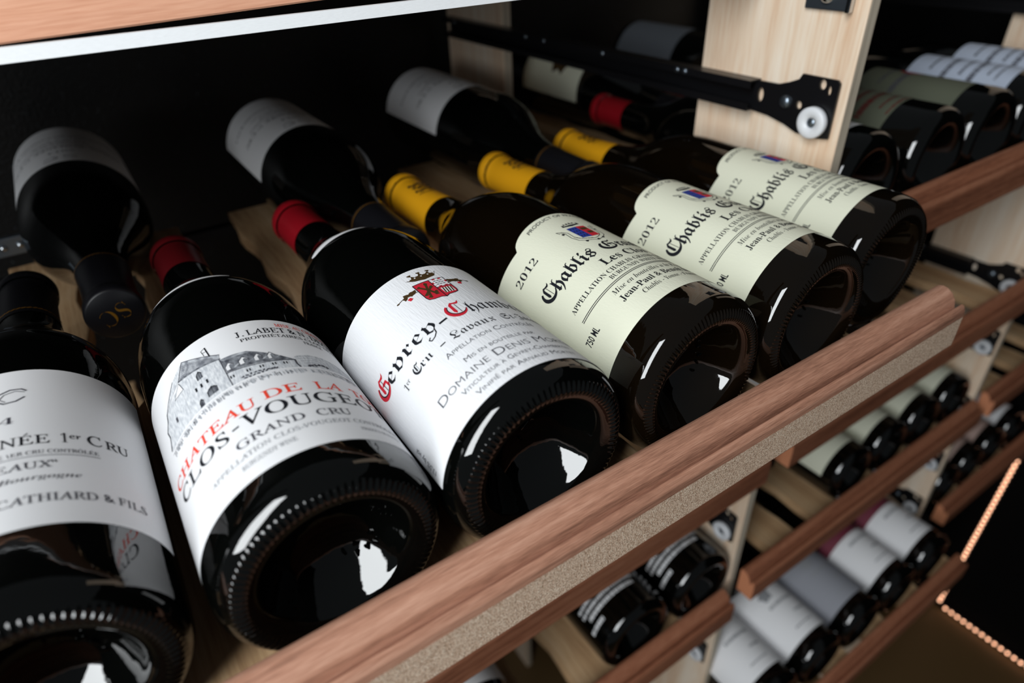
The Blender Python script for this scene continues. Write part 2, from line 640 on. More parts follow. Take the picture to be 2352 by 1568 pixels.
def cap_disc(parent, rot):
    """gold SC monogram on the end of the black capsule"""
    vs, fs = glyphs('SC', 'serif', -0.03)
    x0, x1, y1 = vs[:, 0].min(), vs[:, 0].max(), vs[:, 1].max()
    k = 15.0 / (x1 - x0)
    c, s = math.cos(rot), math.sin(rot)
    V_ = []
    for x, y in vs:
        px, py = (x - (x0 + x1) / 2) * k, (y - y1 / 2) * k * 1.1
        V_.append((px * c - py * s, px * s + py * c, 296.6))
    me = mesh('capsule_emblem', V_, fs, GOLD)
    return tag(link('capsule_emblem', me, parent), 'gold monogram on the capsule end')


# ------------------------------------------------------------------ label artwork
R0 = 41.0


def art_chablis(full=True):
    p = Print(R0)
    c = 4.0
    p.text('PRODUCT OF FRANCE', -24, 32, 106.6, 2.6, INK, 'sans', 0.008, arc=lambda a: 5.2 * (1 - ((a - c) / 34) ** 2))
    # crest: crown, shield quarters, ribbon
    crown = [(0, 0.15), (0.05, 0.75), (0.14, 0.5), (0.2, 0.95), (0.3, 0.55), (0.38, 1), (0.48, 0.6), (0.56, 1.05), (0.64, 0.6), (0.74, 0.95), (0.82, 0.5), (0.94, 0.75), (1, 0.15), (0.5, -0.12)]
    p.blob(-3.5, 11.5, 98, 102.2, [crown], INK)
    p.blob(-1.5, 9.5, 99.4, 100.2, [[(0, 0), (1, 0), (1, 1), (0, 1)]], CREAM, 3)
    p.poly([(-3.2, 96.2), (4.6, 95.9), (4.6, 82.2), (-2.6, 83.4)], BLUE, 2)
    p.poly([(4.6, 95.9), (12.0, 95.7), (11.8, 82.5), (4.6, 82.2)], RED, 2)
    for i in range(3):
        for j in range(4):
            p.dot(-1.6 + 2.3 * i, 85 + 3 * j, 0.45, 0.7, INK, 3, 6)
    p.poly([(5.6, 93.8), (11.2, 93.6), (11, 90.6), (5.6, 90.8)], INKBR, 3)
    p.poly([(6.6, 88.8), (11.2, 88.6), (11, 85.8), (6.6, 86)], INKBR, 3)
    p.line([(-10.5, 94.5), (-11.6, 97), (-9.8, 96.2), (-8, 92.5), (-8.6, 87), (-7, 82.6), (-3, 80), (1.5, 78.4), (4.6, 77.2), (8, 78.2), (12, 79.8), (15.5, 82.4), (16.6, 87), (16, 92), (17.6, 95.6), (19, 93.4)], 0.35, INK)
    p.line([(-8.6, 95.6), (-6, 92.5), (-6.4, 87.5), (-5, 84.2), (-2, 82), (2, 80.6), (4.6, 79.6), (7.6, 80.4), (11, 82), (13.4, 84.4), (14.2, 88), (13.8, 92), (15, 94.8)], 0.35, INK)
    p.text('SANS PEUR', -7.2, 3, 79.6, 1.2, INK, 'sans', arc=lambda a: 0.05 * (a - 4) ** 2)
    for a, b in ((-9.6, 92.8), (-3.4, 79.4), (4.8, 77.6), (10.5, 78.8), (16.4, 90)):
        p.dot(a, b, 0.9, 0.9, INK, 3, 7, 0.3)
    p.text('2012', -60.5, -37, 89.8, 4.8, INK, 'serif', -0.012)
    # name in blackletter
    p.blob(-58.6, -47.2, 66.4, 76.4, CAP_C, INK)
    p.text('hablis', -46.8, -9.5, 66.2, 9.0, INK, 'frak', 0.004)
    p.blob(-3.2, 8.6, 65.4, 74.6, CAP_G, INK)
    p.text('rand', 10, 34, 66.0, 8.6, INK, 'frak', 0.004)
    p.blob(40, 50.5, 66.0, 75.4, CAP_C, INK)
    p.text('ru', 52, 64, 66.0, 8.6, INK, 'frak', 0.004)
    p.text('Les Clos', -15.4, 24, 56.4, 5.6, INK, 'serif')
    p.text('APPELLATION CHABLIS GRAND CRU CONTRÔLÉE', -55, 63, 50.6, 2.9, INK, 'serif', -0.008)
    p.text('BURGUNDY WHITE WINE', -22.4, 31, 46.6, 2.7, INK, 'serif', -0.01)
    for v in (44.9, 43.9):
        p.line([(a, v) for a in range(-56, 65, 6)], 0.38, INK)
    p.text('Mise en bouteilles à la Propriété', -31, 39, 38.4, 3.1, INK, 'bital', -0.012)
    p.text('Jean-Paul & Benoît Droin', -31.4, 39, 32.6, 3.7, INK, 'serif', 0.0)
    p.text('Chablis - Yonne - France', -19.2, 28, 27.8, 2.9, INK, 'bital', -0.01)
    p.text('750 ML', -66.6, -53.6, 34.2, 3.9, INK, 'sans', 0.012)
    return p


def chablis_top(a):
    d = abs(a - 4.0)
    if d >= 43:
        return 106.2
    return 106.2 + 10.4 * math.sqrt(max(0, 1 - (d / 43.0) ** 2)) ** 0.9


def art_gevrey():
    p = Print(R0)
    # crown
    crown = [(0, 0.62), (0.06, 0.55), (0.2, 0.6), (0.24, 1.0), (0.32, 0.72), (0.44, 0.74), (0.5, 1.12), (0.56, 0.74), (0.66, 0.74), (0.76, 1.02), (0.8, 0.68), (0.92, 0.66), (1, 0.98), (0.84, 0.12), (0.5, -0.12), (0.22, 0.1)]
    p.blob(-11, 11, 92.6, 98.4, [crown], INKBR)
    for a in (-8.6, -4.4, 0, 4.6, 8.8):
        p.dot(a, 95.8, 0.45, 0.45, PAPER, 3, 7)
    for a in (-6.3, 0, 6.4):
        p.dot(a, 99.2, 0.9, 0.9, INKBR, 2, 8, 0.3)
    # shield
    out = [(-10, 90.4), (0.6, 90), (10.4, 90.2), (10.4, 77), (9.6, 75), (7, 74.2), (3, 74), (0.6, 72.8), (-2, 74), (-6.6, 74.4), (-9.3, 75.4), (-10, 77.4)]
    p.poly(out, RED, 1)
    p.line(out, 0.4, INK, 4, True)
    p.line([(0.6, 90), (0.6, 73)], 0.4, INK, 4)
    p.line([(0.6, 82), (10.4, 82)], 0.35, INK, 4)
    for ln in ([(-7.6, 86.6), (-4.6, 82.6), (-2.6, 78)], [(-3, 87.6), (-5, 82.4), (-6.6, 77.6)], [(-7.6, 80), (-4.6, 82.2), (-1.8, 84)]):
        p.line(ln, 1.1, INKBR, 3)
    for a, b in ((-8, 87), (-3, 88), (-2.2, 77.6), (-7, 77), (-4.8, 82.4), (-1.6, 79.4), (-8, 79.6), (-1.6, 84.4)):
        p.dot(a, b, 0.9, 1.0, INKBR, 3, 8, 0.3)
    p.rect(2.0, 9.2, 83, 89, PAPER, 2)
    for k in range(5):
        if k % 2 == 0:
            p.rect(0.8 + 1.95 * k, 0.8 + 1.95 * (k + 1), 88.6, 90, PAPER, 3)
            p.rect(0.8 + 1.95 * k, 0.8 + 1.95 * (k + 1), 82.2, 83.4, PAPER, 3)
        else:
            p.rect(0.7, 2.0, 82.2 + 1.6 * k, 83.8 + 1.6 * k, PAPER, 3)
            p.rect(9.2, 10.3, 82.2 + 1.6 * k, 83.8 + 1.6 * k, PAPER, 3)
    for i in range(3):
        for j in range(3):
            p.line([(2.8 + 2.1 * i, 84.4 + 1.7 * j), (4 + 2.1 * i, 84.4 + 1.7 * j)], 0.5, INK, 4)
    p.rect(2.2, 9.2, 75.8, 80.8, PAPER, 2)
    for k in range(4):
        p.poly([(2.2 + 1.7 * k, 75.8), (3.1 + 1.7 * k, 75.8), (4.1 + 1.7 * k, 80.8), (3.2 + 1.7 * k, 80.8)], INKBR, 3)
    # vine branches
    for sgn in (-1, 1):
        p.line([(sgn * 25, 85.0), (sgn * 20, 85.8), (sgn * 15, 85.4), (sgn * 10.6, 84.8)], 0.4, INKBR, 3)
        for a, b, r in ((17.6, 86.2, 1.5), (15.2, 85.6, 1.4), (12.8, 86, 1.6), (19, 84.8, 1.1)):
            p.dot(sgn * a, b, r, r, INKBR, 3, 9, 0.3)
        for a, b in ((16.8, 83.2), (17.8, 83.0), (17.3, 82.1), (16.4, 82.4)):
            p.dot(sgn * a, b, 0.62, 0.62, RED, 4, 8)
        p.dot(sgn * 24.4, 85, 0.8, 0.5, INKBR, 3, 7)
    # names
    p.blob(-73.5, -61.5, 56.2, 67.6, [CRES, STEM, FLAG, GBAR], RED, 2)
    p.blob(-73.5, -61.5, 56.2, 67.6, [CRES_IN, HAIR], INK, 3)
    p.text('evrev', -60.5, -18.5, 56.4, 9.4, INK, 'frak', -0.012)
    p.line([(-20.6, 57.6), (-21.2, 55.0), (-23.6, 53.2), (-26.4, 52.4), (-27.4, 53.6), (-26, 54.6)], 0.5, INK)
    p.line([(-16.2, 58.0), (-11.4, 58.6)], 1.1, INK)
    p.blob(-9.4, 2.2, 55.8, 67.0, [CRES, STEM, FLAG], RED, 2)
    p.blob(-9.4, 2.2, 55.8, 67.0, [CRES_IN, HAIR], INK, 3)
    p.text('hambertin', 3.4, 58, 55.4, 9.4, INK, 'frak', -0.012)
    p.text('1', -56, -53.6, 45.6, 4.0, INK, 'serif', -0.02)
    p.text('er', -53.2, -50.2, 47.4, 2.6, INK, 'serif', -0.016)
    p.blob(-46, -40.6, 45.4, 51.0, CAP_C, INK, 2)
    p.text('ru', -40.2, -31.4, 45.5, 4.8, INK, 'frak', -0.014)
    p.line([(-25.4, 46.6), (-22.2, 46.8)], 0.6, INK)
    p.text('Lavaux', -17.8, 10.2, 44.6, 5.2, INK, 'frak', -0.012)
    p.text('St-Jacques', 15, 50, 44.6, 5.2, INK, 'frak', -0.012)
    p.text('Appellation Contrôlée', -28, 30, 38.0, 3.1, INK2, 'sans', -0.008, True)
    p.text('Mis en bouteille par', -22.4, 22.4, 30.4, 2.7, INK2, 'sans', -0.006, True)
    p.text('Domaine Denis Mortet', -47.6, 47, 23.6, 4.6, INK2, 'sans', -0.01, True)
    p.text('Viticulteur à Gevrey-Chambertin', -35.6, 35, 18.6, 2.6, INK2, 'sans', -0.006, True)
    p.text('Vinifié par Arnaud Mortet', -30.4, 34, 13.6, 2.6, INK2, 'sans', -0.006, True)
    p.vtext('13,5% by vol', -77.5, 15, 30, 2.2, INK2, 'sans')
    return p


def art_chateau():
    p = Print(R0)
    p.text('MISE AU CHATEAU', 25, 62, 104.8, 2.9, ORED, 'roman', 0.006)
    p.text('J. LABET & N. DECHELETTE', 0.6, 92, 99.0, 4.4, INK, 'roman', 0.006)
    p.text('PROPRIÉTAIRES CLOS DE VOUGEOT', 1.6, 84, 94.8, 2.4, INK, 'roman', 0.006)
    p.text('FRANCE', 37, 50, 91.0, 2.3, INK, 'roman', 0.006)
    # engraving: hills, wing, tower
    hill = [(23, 67.4), (23, 76.2), (26, 78), (33, 79.6), (42, 79.8), (52, 78.2), (64, 74), (70, 70), (70, 67.2)]
    p.poly(hill, SHADE_L, 0)
    for k in range(5):
        p.line([(24 + k, 77 - 1.8 * k), (34, 78.6 - 1.9 * k), (46, 78.2 - 1.9 * k), (60, 74 - 1.2 * k)], 0.18, INK3, 1)
    p.poly([(-12.4, 67.2), (-12.4, 78), (23.3, 74.6), (24, 67.2)], SHADE_L, 1)
    p.poly([(-12.6, 88.6), (-6, 88.2), (1.8, 87), (12, 81.4), (23.6, 74.6), (10, 75.4), (-11.8, 77.8)], SHADE_D, 2)
    p.poly([(-12.6, 88.6), (1.8, 87), (3, 85.6), (-11, 86.4)], SHADE, 3)
    p.line([(-12, 77.4), (4.3, 75.3), (23.6, 74.2)], 0.5, INK2, 4)
    p.line([(23.2, 74.4), (23.0, 71), (24.2, 67.4)], 0.7, INK2, 4)
    for a, b, w in ((-9.4, 81.4, 2.0), (-1.8, 81.4, 2.3), (5.6, 80.6, 2.0), (12.2, 79.8, 1.7)):
        p.poly([(a - w, b - 2.6), (a - w, b), (a, b + 2.2), (a + w, b), (a + w, b - 2.6)], PAPER, 4)
        p.poly([(a - 0.1, b - 2.6), (a - 0.1, b + 0.4), (a + 0.9, b + 0.9), (a + w, b - 0.2), (a + w, b - 2.6)], SHADE_D, 5)
        p.line([(a - w - 0.3, b - 0.1), (a, b + 2.3), (a + w + 0.3, b - 0.1)], 0.3, INK2, 6)
        p.line([(a + w, b - 2.6), (a + w + 2.4, b - 1.4)], 0.8, SHADE, 4)
    for a, b in ((-10.5, 73.6), (-1.9, 73.2), (4.9, 73.0), (11.4, 72.8), (17.2, 72.4)):
        for d in (-0.75, 0.75):
            p.rect(a + d - 0.35, a + d + 0.35, b - 0.9, b + 0.9, INK, 4)
    for a0 in np.arange(-6, 12, 1.1):
        p.dot(a0, 69.6 + 0.8 * math.sin(a0 * 3), 0.6, 0.6, INK2, 4, 6, 0.4)
    # tower: left side face, front, roof
    p.poly([(-58.9, 68), (-58, 80), (-53.4, 88), (-38, 93.4), (-37.6, 68)], SHADE_L, 1)
    p.poly([(-37.6, 68), (-37.6, 95), (-12.8, 89.4), (-12.4, 67.2)], SHADE_L, 1)
    p.poly([(-31.8, 104.6), (-11.6, 92.2), (-12.4, 89.2), (-37.8, 95.4)], SHADE, 2)
    p.poly([(-31.8, 104.6), (-37.8, 95.4), (-53.6, 88), (-41.6, 99.2)], SHADE_L, 2)
    p.line([(-31.8, 104.6), (-11.6, 92.2)], 0.35, INK2, 4)
    p.line([(-31.8, 104.6), (-37.8, 95.2)], 0.35, INK2, 4)
    p.line([(-41.6, 99.2), (-53.6, 88.2)], 0.4, INK2, 4)
    p.line([(-37.8, 95.2), (-12.4, 89.2)], 0.9, SHADE_D, 4)
    p.line([(-12.6, 89.2), (-12.2, 67.4)], 0.35, INK2, 4)
    p.poly([(-38.2, 94.2), (-36.6, 88.2), (-44.2, 87.8)], PAPER, 3)
    p.line([(-38.2, 94.2), (-36.6, 88.2), (-44.2, 87.8), (-38.2, 94.2)], 0.25, INK2, 4)
    p.line([(-53.6, 88.2), (-55, 84), (-58.4, 80.4), (-57.4, 76), (-60, 70)], 0.6, INK2, 4)
    for k in range(7):
        p.line([(-33.6 - 0.5 * k, 102.6 - 1.1 * k), (-15.4 + 0.2 * k, 92.6 - 0.45 * k)], 0.14, INK2, 3)
    # windows and arches

    def arch(a0, a1, b0, b1, ly=4):
        m_ = (a0 + a1) / 2
        p.poly([(a0, b0), (a1, b0), (a1, b0 + (b1 - b0) * .62), (m_ + (a1 - a0) * .3, b0 + (b1 - b0) * .9), (m_, b1), (m_ - (a1 - a0) * .3, b0 + (b1 - b0) * .9), (a0, b0 + (b1 - b0) * .62)], SHADE_D, ly)
        p.line([(a0, b0), (a0, b0 + (b1 - b0) * .62), (m_, b1), (a1, b0 + (b1 - b0) * .62)], 0.4, INK, ly + 1)
        p.line([(m_, b0), (m_, b1)], 0.2, INK, ly + 1)
    arch(-27, -23.8, 84.8, 90)
    arch(-25, -19.2, 70.6, 75.8)
    arch(-30.8, -28.4, 68.6, 73.2)
    for a in (-29.9, -26.4, -22.7):
        p.rect(a - 0.55, a + 0.55, 79.2, 81.8, INK, 4)
    p.rect(-48, -46.6, 76, 79, INK2, 4)
    # lightning-rod frame on the roof
    p.line([(-16.2, 94.6), (-16.9, 102.4)], 0.5, INK, 4)
    p.line([(-16.9, 102.4), (-19.4, 101.4), (-18.8, 97.2)], 0.2, INK, 4)
    p.line([(-16.6, 99.4), (-19.2, 99.6)], 0.2, INK, 4)
    # road wall and grass
    p.line([(a, 67.6) for a in range(-60, 62, 4)], 1.1, PAPER, 5)
    random.seed(3)
    for k in range(230):
        a = -58 + 116 * random.random()
        p.line([(a, 66.8 - 1.2 * random.random()), (a + 0.5, 65.6 - 2.4 * random.random())], 0.28, random.choice((INK3, SHADE_D, SHADE, SHADE, SHADE_L, SHADE_L)), 5)
    for a, b in ((29.6, 69.6), (31, 70), (33.6, 70.6), (36, 71.2), (38.4, 71.4), (41, 70.6)):
        p.dot(a, b, 0.9, 0.9, INK2, 4, 7, 0.4)
    # names
    p.text('CHATEAU', -67, -6.6, 50.4, 5.2, ORED, 'roman', 0.006)
    p.text('DE', -2.4, 17.0, 51.4, 5.2, ORED, 'roman', 0.006)
    p.text('LA', 24.5, 40, 51.4, 5.2, ORED, 'roman', 0.006)
    p.text('TOUR', 46, 78, 50.8, 5.2, ORED, 'roman', 0.006)
    p.text('CLOS', -64.5, -24.6, 41.4, 6.6, INK, 'roman', 0.006)
    p.line([(-21.6, 44.6), (-18.6, 44.8)], 0.8, INK)
    p.text('VOUGEOT', -16.6, 66, 41.8, 6.8, INK, 'roman', 0.006)
    p.text('GRAND', -23.4, 10.6, 33.4, 4.0, INK2, 'roman', 0.006)
    p.text('CRU', 16.4, 34.4, 33.4, 4.0, INK2, 'roman', 0.006)
    p.text('APPELLATION CLOS-VOUGEOT CONTRÔLÉE', -42, 62, 28.2, 2.3, INK3, 'roman', 0.006)
    p.text('BURGUNDY WINE', -25, 2, 23.4, 2.2, INK3, 'roman', 0.006)
    p.text('PRODUCT OF FRANCE', 34, 60, 23.6, 1.8, INK3, 'roman', 0.006)
    return p


def art_cathiard(simple=False):
    p = Print(R0)
    # large monogram
    p.line([(16.5, 110.5), (14.5, 112), (9.5, 112.2), (4, 109.8), (3.2, 105.6), (7, 103), (12, 103.6), (15.6, 106)], 0.7, INK2)
    p.line([(15.8, 109.6), (12, 110.8), (7, 109.4), (5, 106.6), (7.6, 104.2)], 0.35, INK2)
    p.line([(-2, 111), (-9, 112.4), (-14, 110), (-10, 107.6), (-4, 106.4), (-2.6, 103.8), (-8, 102.2), (-15, 104)], 0.7, INK2)
    p.text('2014', -14, 11, 88.8, 4.2, INK2, 'serif', -0.016)
    p.text('VOSNE-ROMANÉE', -60, 25, 74.2, 5.2, INK, 'roman', 0.006)
    p.text('1', 29.6, 32.4, 74.2, 5.8, INK, 'serif', -0.014)
    p.text('er', 33.2, 38.2, 76.8, 3.2, INK, 'roman', 0.006)
    p.text('C', 41, 48, 74.2, 6.0, INK, 'roman', 0.006)
    p.text('RU', 49.6, 62.5, 74.2, 5.0, INK, 'roman', 0.006)
    p.text('APPELLATION VOSNE-ROMANÉE 1ER CRU CONTRÔLÉE', -50, 45.6, 68.2, 2.0, INK2, 'roman', 0.006)
    p.line([(a, 66.9) for a in range(-50, 47, 8)], 0.3, INK2)
    p.text('"EN ORVEAUX"', -30, 27.4, 60.2, 3.6, INK2, 'roman', 0.006)
    p.text('Grand vin de Bourgogne', -36, 36.6, 54.0, 2.6, INK2, 'bital', -0.01)
    p.text('DOMAINE SYLVAIN CATHIARD & FILS', -66, 66.5, 42.4, 3.8, INK2, 'roman', 0.006)
    return p


def lines_art(m, rows, th=(-40, 40), seedv=1):
    """rows of lettering far too small in the photograph to read: broken strokes"""
    p = Print(R0)
    rnd = random.Random(seedv)
    for v, h, a0, a1 in rows:
        a = a0
        while a < a1:
            w = rnd.uniform(1.2, 4.6)
            p.rect(a, min(a1, a + w), v, v + h, m, 1)
            a += w + rnd.uniform(0.6, 1.6)
    return p


# ------------------------------------------------------------------ setting
def struct(name, v, f, m, loc=(0, 0, 0)):
    o = link(name, mesh(name, v, f, m))
    o.location = V(*loc)
    o['kind'] = 'structure'
    return o


struct('floor', *box(-1500, 1260, -1400, 800, -20, 0), FLOORM, (0, 0, -1340))
struct('wall_back', *box(-1500, 1260, 0, 20, -1340, 700), WALLB, (0, 780, 0))
struct('light_blocker_left', *box(-12, 0, 0, 56, -1340, 700), BLACKW, (-215, 234, 0))  # unseen narrow panel, added to keep part of the key light off the back row
struct('wall_right', *box(0, 20, -1400, 780, -1340, 700), BLACKW, (1241, 0, 0))

# ------------------------------------------------------------------ shelves
PROF = [(0.0, 0.0), (-1.6, 1.0), (-3.4, 1.4), (-6.0, 1.0), (-9.2, -1.0), (-11.6, -4.4), (-12.8, -8.4), (-13.2, -10.4), (-13.7, -10.2), (-14.4, -7.2), (-15.6, -5.2), (-17.0, -5.4), (-18.4, -8.2), (-18.7, -12), (-18.6, -31.6), (-17.8, -32.4), (-0.6, -32.4), (0, -31.8)]


def slat_mesh(y0, y1, z0=-12.0, z1=0.0, w=44.0, back=42.0, mid=(172, 262)):
    """S-shaped slat running front to back; local y measured from the rail's back face"""
    n = 30
    L_, R_ = [], []
    for k in range(n + 1):
        y = y0 + (y1 - y0) * k / n
        t = min(1, max(0, (y - mid[0]) / (mid[1] - mid[0])))
        t = t * t * (3 - 2 * t)
        sc = 2.2 * math.sin(y / 78.0 * 2 * math.pi) * (1 if y > 60 else y / 60)
        L_.append((back * t - w / 2 - sc, y))
        R_.append((back * t + w / 2 + sc, y))
    v, f = [], []
    for k in range(n + 1):
        v += [(L_[k][0], L_[k][1], z0), (L_[k][0], L_[k][1], z1), (R_[k][0], R_[k][1], z1), (R_[k][0], R_[k][1], z0)]
    for k in range(n):
        a, b = 4 * k, 4 * k + 4
        for j in range(4):
            f.append((a + j, a + (j + 1) % 4, b + (j + 1) % 4, b + j))
    f += [(3, 2, 1, 0), (4 * n, 4 * n + 1, 4 * n + 2, 4 * n + 3)]
    return bev_mesh('slat', v, f, SLATW, 1.2, 2)


SLAT = slat_mesh(1, 462)
SLAT_L = slat_mesh(1, 462, back=-42.0)


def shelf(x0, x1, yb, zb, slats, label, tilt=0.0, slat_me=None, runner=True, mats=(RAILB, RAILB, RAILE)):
    """x0..x1 rail ends, yb/zb back-top edge of the front rail"""
    cx = (x0 + x1) / 2
    o = empty('sliding_shelf', (cx, yb, zb - 32.4), label, 'shelf', None)
    v, f = extrude_x([(p[0], p[1] + 32.4) for p in PROF], x0 - cx, x1 - cx)
    me = bev_mesh('front_rail', v, f, list(mats), 0.5, 2,
                  lambda n, c: 2 if abs(n.x) > 0.9 else 1 if n.y < -0.95 and c.z < 22 else 0)
    link('front_rail', me, o)
    for sx, dz in slats:
        link('slat', slat_me or SLAT, o, (sx - cx, 0, 32.4 - 26.5 + dz))
    v, f = box(x0 - cx + 4, x1 - cx - 4, 452, 462, -14, -6.5)
    link('rear_bar', mesh('rear_bar', v, f, BMETAL), o)
    if runner:
        for xr in (x0 - cx + 4, x1 - cx - 4):
            s = -1 if xr < 0 else 1
            v, f = box(min(xr - s * 10, xr), max(xr - s * 10, xr), 2, 462, -22, -7)
            link('side_runner', mesh('side_runner', v, f, BMETAL), o)
    if tilt:
        o.rotation_euler = (0, tilt, 0)
    return o


main_slats = [(-104 + 84.3 * k, d) for k, d in enumerate((-6.4, -5.2, -4.0, -2.4, -1.6, -1.6))]
MAIN = shelf(-190, 381, 139, -191.7, main_slats, 'pulled-out wooden shelf with the large sharp front rail holding the nearest bottles', mats=(RAILW, RAILF, RAILE))
v, f = box(-118, -64, 592, 598, -212, -198)
bk = bev_mesh('corner_bracket', [(a - 95.5, b - 139, c + 224.1) for a, b, c in v], f, ZINC, 0.5)
bkt = tag(link('corner_bracket', bk, MAIN), 'small grey metal bracket')
for bx in (-78, -67):
    v, f = lathe([(0, 0.01), (0, 2.4), (1.4, 2.2), (2.2, 1.2), (2.4, 0.01)], 16)
    me = mesh('screw_head', [(p[0], -p[2], p[1]) for p in v], [tuple(reversed(q)) for q in f], CHROME, smooth=True)
    link('screw_head', me, bkt, (bx - 95.5, 592 - 139, -205 + 224.1))

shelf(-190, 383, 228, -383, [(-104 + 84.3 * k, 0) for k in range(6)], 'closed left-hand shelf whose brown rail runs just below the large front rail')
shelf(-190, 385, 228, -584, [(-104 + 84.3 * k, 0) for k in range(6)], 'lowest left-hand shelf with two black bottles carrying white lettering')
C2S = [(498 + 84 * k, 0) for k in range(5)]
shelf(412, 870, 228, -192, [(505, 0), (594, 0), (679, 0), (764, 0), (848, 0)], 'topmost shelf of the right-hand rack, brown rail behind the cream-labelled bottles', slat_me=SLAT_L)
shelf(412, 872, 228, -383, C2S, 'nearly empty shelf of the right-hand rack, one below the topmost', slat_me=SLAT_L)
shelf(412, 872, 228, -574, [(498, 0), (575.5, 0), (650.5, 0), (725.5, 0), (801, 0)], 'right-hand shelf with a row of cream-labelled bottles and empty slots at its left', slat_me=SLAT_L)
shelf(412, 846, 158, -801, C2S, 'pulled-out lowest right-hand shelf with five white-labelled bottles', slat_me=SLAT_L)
shelf(900, 1232, 228, -574, [(978  + 84 * k, 0) for k in range(3)], 'upper shelf of the far rack beside the light strip', slat_me=SLAT_L)
shelf(900, 1180, 218, -787, [(972 + 72 * k, 0) for k in range(3)], 'lower shelf of the far rack beside the light strip', slat_me=SLAT_L)

# upper shelf above the front bottles: broad rail with a sloping face, slats and a white edge strip behind
UP = empty('sliding_shelf', (90, 306, -41), 'shelf above the front bottles with a broad orange-brown rail and white edge strip', 'shelf')
v, f = extrude_x([(0, 0), (3, 7), (26, 30), (40, 36), (44, 30), (44, 0)], -420, 300)
ur = link('front_rail', bev_mesh('front_rail', v, f, RAILU, 2.0, 3), UP, (-100, 6, 7.4))
ur.location.x = 0
ur.rotation_euler = (0, math.radians(-1.5), 0)
for k in range(6):
    link('slat', SLAT, UP, (-194 + 84.3 * k, 48, 40))
v, f = box(-420, 300, 92, 470, 20, 27)
link('light_block_board', mesh('light_block_board', v, f, BMETAL), UP)  # black board added to block light falling on the back-row bottles
v, f = extrude_x([(0, 0), (3.2, 4.8), (6, 4.8), (6, 0)], -290, 300)
tag(link('edge_strip', bev_mesh('edge_strip', v, f, STRIPW, 0.3), UP, (0, -6, 0.2)), 'bright white edge strip')
for xx in (-270, 280):
    v, f = box(-6, 6, 0, 60, 0, 22)
    link('strip_bracket', mesh('strip_bracket', v, f, BMETAL), UP, (xx, 0, 0))

# ------------------------------------------------------------------ posts


def post(x, y, w, d, z0, z1, label):
    v, f = box(0, w, 0, d, 0, z1 - z0)
    me = bev_mesh('wooden_post', v, f, [POSTW, POSTF], 1.0, 2, lambda n, c: 1 if abs(n.y) > 0.9 else 0)
    o = link('wooden_post', me)
    o.location = V(x, y, z0)
    return tag(o, label, 'post')


ZF = -1340
post(405, 234, 10.5, 120, ZF, 260, 'pale maple post at the front right of the nearest rack, carrying a black slide')
post(405, 628, 10.5, 120, ZF, 260, 'pale post at the back of the nearest rack behind the white-labelled bottles')
post(885, 230, 10.5, 118, ZF, 260, 'pale front post of the far rack beyond the cream-labelled row')
post(885, 628, 10.5, 120, ZF, 260, 'pale post at the back between the two right-hand racks')

# ------------------------------------------------------------------ drawer slides


def filled(outline, holes, thick):
    """plate in the y/z plane with real holes; returns verts/faces with x thickness"""
    c = bpy.data.curves.new('p', 'CURVE')
    c.dimensions = '2D'
    c.fill_mode = 'BOTH'
    c.extrude = thick / 2
    for pts in [outline] + holes:
        s = c.splines.new('POLY')
        s.points.add(len(pts) - 1)
        for q, (a, b) in zip(s.points, pts):
            q.co = (a, b, 0, 1)
        s.use_cyclic_u = True
    o = bpy.data.objects.new('p', c)
    COL.objects.link(o)
    me = bpy.data.meshes.new_from_object(o.evaluated_get(bpy.context.evaluated_depsgraph_get()))
    v = [(w.co.z, w.co.x, w.co.y) for w in me.vertices]
    f = [tuple(p.vertices) for p in me.polygons]
    bpy.data.objects.remove(o)
    bpy.data.curves.remove(c)
    bpy.data.meshes.remove(me)
    return v, f


def ell(cy, cz, ry, rz, n=18):
    return [(cy + ry * math.cos(2 * math.pi * k / n), cz + rz * math.sin(2 * math.pi * k / n)) for k in range(n)]


def rot_x(v):   # lathe axis z -> -x
    return [(-p[2], p[1], p[0]) for p in v]


# local frame: x=0 at the post face (things stick out to -x), y from the front edge of the plate, z=0 at wheel centre
PL_OUT = [(0, 25.5), (2, 27.4), (27, 27.6), (29, 24), (36, 21), (44, 18.5), (62, 18.2), (62, -2), (48, -3), (34, -6), (24, -9.5), (8, -10), (0, -8.6)]
PL_HOLES = [ell(6.2, 20.5, 1.4, 2.9), ell(11.4, 23.4, 2.4, 3.1), ell(25.5, 8.2, 2.2, 2.6), ell(56.5, 9.4, 2.4, 4.6)]
pv, pf = filled(PL_OUT, PL_HOLES, 1.6)
PLATE_ME = mesh('end_plate', pv, pf, BMETAL)
wv, wf = lathe([(0, 3.2), (0, 9.4), (0.8, 10.0), (4.2, 10.0), (5.0, 9.2), (5.2, 5.4), (4.4, 4.6), (4.2, 3.2), (0, 3.2)], 40)
WHEEL_ME = mesh('wheel', rot_x(wv), wf, NYLON, smooth=True)
hv, hf = lathe([(0, 3.2), (3.4, 3.2), (4.2, 2.6), (4.6, 0.01)], 24)
HUB_ME = mesh('axle', rot_x(hv), hf, ZINC, smooth=True)
sv, sf = lathe([(0, 4.4), (0.8, 4.4), (2.2, 3.4), (3.0, 1.8), (3.2, 0.01)], 24)
SCREW_ME = mesh('screw_head', rot_x(sv), sf, ZINC, smooth=True)
